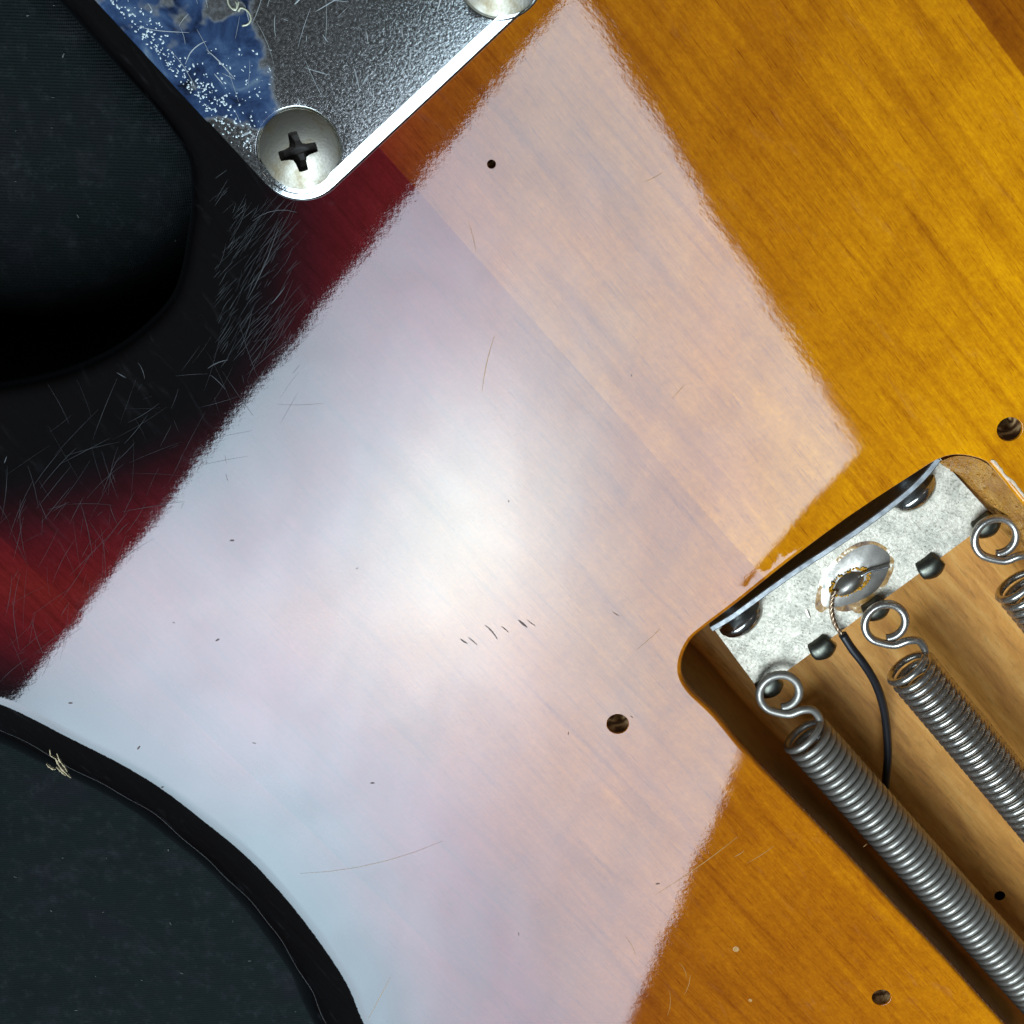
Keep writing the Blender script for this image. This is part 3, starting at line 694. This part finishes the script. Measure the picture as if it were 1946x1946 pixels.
# ------------------------------------------------------------------ spring claw
ZP = -.78                                          # top of the claw's flat plate
def claw():
    root = empty('spring_claw', at(1620, 1090, ZP)); L0 = root.location
    tag(root, 'flat zinc spring claw with a solder joint, across the end of the cavity', 'spring claw')
    def part(name, V, Fc, mat, smooth=True, merge=0):
        return mesh(name, [Vector(v)-L0 for v in V], Fc, mat, root, smooth, merge)
    # flat plate, with half round notches for the screw heads at the flange side
    a, b, c, d = at(1352, 1189, ZP), at(1444, 1313, ZP), at(1890, 984, ZP), at(1779, 862, ZP)
    ed = [a, a.lerp(b, .5), b, b.lerp(c, .25), b.lerp(c, .5), b.lerp(c, .75), c, c.lerp(d, .5), d]
    poly = [Vector((p.x, p.y)) for p in ed]
    if area2(poly) < 0: poly = poly[::-1]
    v, f = fill(poly, [], .12); T = .11
    V = [(x, y, ZP) for x, y in v]; Fc = [tuple(int(i) for i in t) for t in f]; n = len(poly); base = len(V)
    V += [(p.x, p.y, ZP) for p in poly]+[(p.x, p.y, ZP-T) for p in poly]; Fc += rings_faces(2, n, base)
    part('plate', V, Fc, MT['zinc'], False, 1e-4)
    # upright flange along the neck-side edge, bowed a little at the screw heads
    zt = -.20
    line = spline([at(x, y, zt) for x, y in ((1352, 1196), (1392, 1172), (1431, 1144), (1511, 1087), (1571, 1048), (1631, 1008), (1700, 957), (1742, 921), (1768, 893), (1783, 873))], .08)
    V = []; th = .040
    for p, nn in zip(line, normals2(line, False, 0)):
        w = Vector((nn.x, nn.y, 0)); 
        V += [p-w*th+Vector((0, 0, ZP-zt)), p-w*th-Vector((0, 0, .012)), p-w*th*.7, p+w*th*.7, p+w*th-Vector((0, 0, .012)), p+w*th+Vector((0, 0, ZP-zt))]
    Fc = [(6*i+j, 6*i+j+1, 6*i+j+7, 6*i+j+6) for i in range(len(line)-1) for j in range(5)]+[(0, 1, 2, 3, 4, 5), tuple(6*(len(line)-1)+j for j in (5, 4, 3, 2, 1, 0))]
    part('flange', V, Fc, MT['flange'], False)
    # five hooks along the tail-side edge
    wdir = (at(1442, 1311)-at(1350, 1175)).normalized(); edir = (c-b).normalized()
    wdir = (G-G.dot(edir)*edir).normalized()
    for (x, y) in ((1476, 1322), (1577, 1249), (1679, 1175), (1783, 1095), (1889, 1017)):
        e = at(x, y, ZP+.05); prof = [(-.30, -.07), (-.29, .02), (-.26, .07), (-.20, .105), (-.12, .11), (-.05, .085), (.0, .04), (.02, .01)]
        V = []; nw = 9
        for k, (s, h) in enumerate(prof):
            for j in range(nw):
                uu = -1+2*j/(nw-1); wd = .158*(1 if k > 3 else .62+.1*k); crown = -.03*uu*uu*(1 if k > 1 else .3)
                q = e+wdir*(s-.06*uu*uu*(k/7))+edir*(wd*uu); V.append((q.x, q.y, ZP+h+crown))
        m = len(V)
        for k, (s, h) in enumerate(prof):
            for j in range(nw):
                uu = -1+2*j/(nw-1); q = Vector(V[k*nw+j]); V.append((q.x-wdir.x*.015, q.y-wdir.y*.015, q.z-.085))
        Fc = []
        for k in range(len(prof)-1):
            for j in range(nw-1):
                i = k*nw+j; Fc += [(i, i+1, i+nw+1, i+nw), (m+i, m+i+nw, m+i+nw+1, m+i+1)]
            Fc += [(k*nw, (k+1)*nw, m+(k+1)*nw, m+k*nw), (k*nw+nw-1, m+k*nw+nw-1, m+(k+1)*nw+nw-1, (k+1)*nw+nw-1)]
        for j in range(nw-1): i = (len(prof)-1)*nw+j; Fc.append((i, i+1, m+i+1, m+i))
        hk = part('hook', V, Fc, MT['hook'])
        hk.data.polygons.foreach_set('use_smooth', [p.normal.z > .15 for p in hk.data.polygons])
    # solder puddle, the joint itself and the burnt flux round it
    def dome(name, pts, h, mat, z, lump=0., cx=None):
        P = spline([at(x, y, z) for x, y in pts], .03, True); n = len(P); c0 = sum((p for p in P), Vector())/n
        V = []; rows = 9
        for r in range(rows):
            s = r/(rows-1); V += [c0.lerp(p, 1-s*.98)+Vector((0, 0, h*(1-(1-s)**2)*(1+lump*math.sin(7*s+i*.31)))) for i, p in enumerate(P)]
        V.append(c0+Vector((0, 0, h)))
        Fc = rings_faces(rows, n)+[((rows-1)*n+i, (rows-1)*n+(i+1) % n, rows*n) for i in range(n)]
        return part(name, V, Fc, mat)
    K = lambda L: [(1246+x/2.76, 800+y/2.76) for x, y in L]
    dome('flux_stain', K([(838, 945), (870, 820), (955, 712), (1060, 640), (1150, 634), (1235, 690), (1250, 765), (1215, 850), (1170, 915), (1120, 955), (1000, 1000), (900, 985), (870, 1005), (840, 985)]), .004, MT['fluxstain'], ZP+.002)
    dome('flux_stain', K([(1030, 990), (1090, 950), (1140, 925), (1160, 945), (1130, 985), (1060, 1010)]), .004, MT['fluxstain'], ZP+.002)
    dome('flux_stain', K([(785, 985), (800, 990), (812, 1035), (795, 1020)]), .004, MT['fluxstain'], ZP+.002)
    dome('solder_puddle', K([(868, 925), (888, 835), (965, 735), (1060, 665), (1140, 648), (1190, 672), (1225, 700), (1228, 745), (1205, 820), (1150, 895), (1050, 950), (950, 975), (880, 970)]), .05, MT['solder'], ZP+.004, .05)
    # granular flux ring
    V, Fc = [], []
    for k in range(260):
        a = rng.uniform(0, 6.283); ca, sa = math.cos(a), math.sin(a); rr_ = rng.uniform(.98, 1.22)
        if 3.6 < a % 6.283 < 5.2 and rng.random() < .7: continue
        x, y = 1020+rr_*92*ca*.94+rr_*46*sa*.5, 845-rr_*92*.5*ca+rr_*46*sa
        p = at(1246+x/2.76, 800+y/2.76, ZP+.05); r = rng.uniform(.008, .02); s = len(V)
        V += [p+Vector((r*dx, r*dy, r*dz)) for dx, dy, dz in ((1, 0, 0), (0, 1, 0), (-1, 0, 0), (0, -1, 0), (0, 0, 1), (0, 0, -1))]
        Fc += [(s+i, s+j, s+k2) for i, j in ((0, 1), (1, 2), (2, 3), (3, 0)) for k2 in (4, 5)]
    fr = part('flux_grain', V, Fc, MT['flux']); fr['kind'] = 'stuff'
    dome('solder_joint', K([(938, 885), (950, 850), (985, 808), (1040, 785), (1085, 795), (1095, 820), (1080, 860), (1045, 895), (1000, 915), (955, 918)]), .10, MT['solder'], ZP+.045)
    return root
CLAW = claw()
for x, y, lab in ((1410, 1174, 'polished claw screw head at the lower left end of the zinc claw'), (1736, 935, 'polished claw screw head at the upper right end of the zinc claw')):
    c = at(x, y, ZP+.16); root = empty('claw_screw', c); root['group'] = 'screws holding the claw'
    tag(root, lab, 'screw')
    ax = (G-G.dot((at(1890, 984)-at(1444, 1313)).normalized())*(at(1890, 984)-at(1444, 1313)).normalized()).normalized()
    sd = Vector((-ax.y, ax.x, 0)); V = []; n = 32
    prof = [(0, .165), (.10, .16), (.18, .14), (.25, .10), (.30, .045), (.325, -.02), (.32, -.06), (.14, -.16)]
    for r, h in prof: V += [ax*h+r*(math.cos(2*math.pi*k/n)*sd+math.sin(2*math.pi*k/n)*Vector((0, 0, 1))) for k in range(n)]
    mesh('screw_head', V, rings_faces(len(prof), n), MT['head'], root, True, 1e-4)
    v, f = tube([ax*-.12, ax*-.9], .12, 14); mesh('screw_shank', v, f, MT['flange'], root)

# ------------------------------------------------------------------ tremolo springs
ZS, RC, RW = -.58, .290, .0475
LC1 = (1483, 1319)
def spring_mesh(turns, pitch, RW):
    # local frame: x along the spring, y to its upper right, origin at the loop's centre
    A = G; B = H if H.dot(at(1600, 1250)-at(1500, 1350)) > 0 else -H
    o0 = at(*LC1, ZS)
    def lo(px, py, z): q = at(px, py, z)-o0; return Vector((q.dot(A), q.dot(B), q.z))
    pts = []
    rl = .262
    aI = lambda deg: Vector((math.cos(math.radians(deg)), math.sin(math.radians(deg)), 0))
    R_ = lambda v: Vector((v.dot(A), v.dot(B), 0))
    for deg in range(-82, 252, 8):
        s = (deg+82)/344; rr_ = rl*(.84+.16*min(1, s*2.2)); q = R_(aI(deg)*rr_); q.z = -.05+.05*s; pts.append(q)
    mouth = lo(1526, 1390, ZS-.10)
    tail = [lo(1501, 1357, ZS+.01), lo(1524, 1349, ZS+.03), lo(1543, 1348, ZS+.02), lo(1556, 1360, ZS-.02)]
    hel = []; n = 22; tot = int(turns*n)
    for k in range(tot):
        th = 2*math.pi*k/n; t = k/n; adv = pitch*t+.05*min(1, t)
        hel.append(Vector((mouth.x+adv-.02, mouth.y, mouth.z))+RC*(math.cos(th)*Vector((0, 1, 0))+math.sin(th)*Vector((0, 0, 1))))
    path = spline(pts+tail+hel[1:3], .035)[:-1]+hel[2:]
    nl = len(path)-len(hel); v, f = tube(path, lambda t: RW+.0085*max(0., 1-t*(len(path)-1)/max(nl, 1))**.3, 10)
    me = bpy.data.meshes.new('spring'); bm = bmesh.new(); vs_ = [bm.verts.new(x) for x in v]
    for q in f: bm.faces.new([vs_[i] for i in q])
    bmesh.ops.recalc_face_normals(bm, faces=bm.faces); bm.to_mesh(me); bm.free(); return me
def spring(px, py, label, mat, turns, pitch, drot=0., z=ZS, rw=RW):
    me = spring_mesh(turns, pitch, rw); o = link('tremolo_spring', me, mat); o.location = at(px, py, z)
    o.rotation_euler.z = GA+math.radians(drot)
    B = H if H.dot(at(1600, 1250)-at(1500, 1350)) > 0 else -H
    if G.cross(B).z < 0: o.scale.y = -1
    tag(o, label, 'spring', 'coil springs in the cavity'); return o
spring(*LC1, 'dull grey coil spring nearest the lower left cavity wall, lying over the black wire', MT['spring'], 50, .1100, -.6)
spring(1684, 1186, 'shiny coil spring on the middle hook, right of the black wire', MT['spring2'], 50, .1100, -1.2, ZS, .0470)
spring(1894, 1024, 'coil spring cut off by the right edge of the photo', MT['spring2'], 50, .1100, -1., ZS, .0470)

# ------------------------------------------------------------------ ground wire
def wire():
    K = lambda x, y, z: at(1246+x/2.76, 800+y/2.76, z)
    P = [K(980, 1118, ZP+.10), K(1030, 1195, ZP+.09), K(1085, 1265, -.72), K(1150, 1370, -.85), K(1190, 1480, -1.0), K(1210, 1600, -1.15), K(1218, 1750, -1.25), K(1206, 1900, -1.32), K(1200, 2050, -1.42), K(1185, 2300, -1.5), K(1150, 2600, -1.53)]
    root = empty('ground_wire', P[0]); tag(root, 'thin black insulated wire soldered to the claw and passing under a spring', 'wire')
    v, f = tube(spline(P, .05), .056, 12); mesh('insulation', [Vector(x)-P[0] for x in v], f, MT['ins'], root)
    Q = spline([K(950, 890, ZP+.10), K(932, 915, ZP+.10), K(923, 960, ZP+.09), K(925, 1010, ZP+.09), K(940, 1065, ZP+.09), K(965, 1105, ZP+.10), K(985, 1125, ZP+.10)], .02)
    for ph in range(3):
        pts = []
        for i, p in enumerate(Q):
            a = ph*2.094+i*.55; pts.append(p+Vector((math.cos(a)*.016, math.sin(a)*.012, math.sin(a)*.016)))
        v, f = tube(pts, .017, 6); mesh('copper_strand', [Vector(x)-P[0] for x in v], f, MT['copper'], root)
    v, f = tube(spline([K(1075, 812, ZP+.10), K(1130, 785, ZP+.09), K(1180, 775, ZP+.08), K(1228, 762, ZP+.07)], .03), .020, 8)
    mesh('wire_end', [Vector(x)-P[0] for x in v], f, MT['tin'], root)
wire()
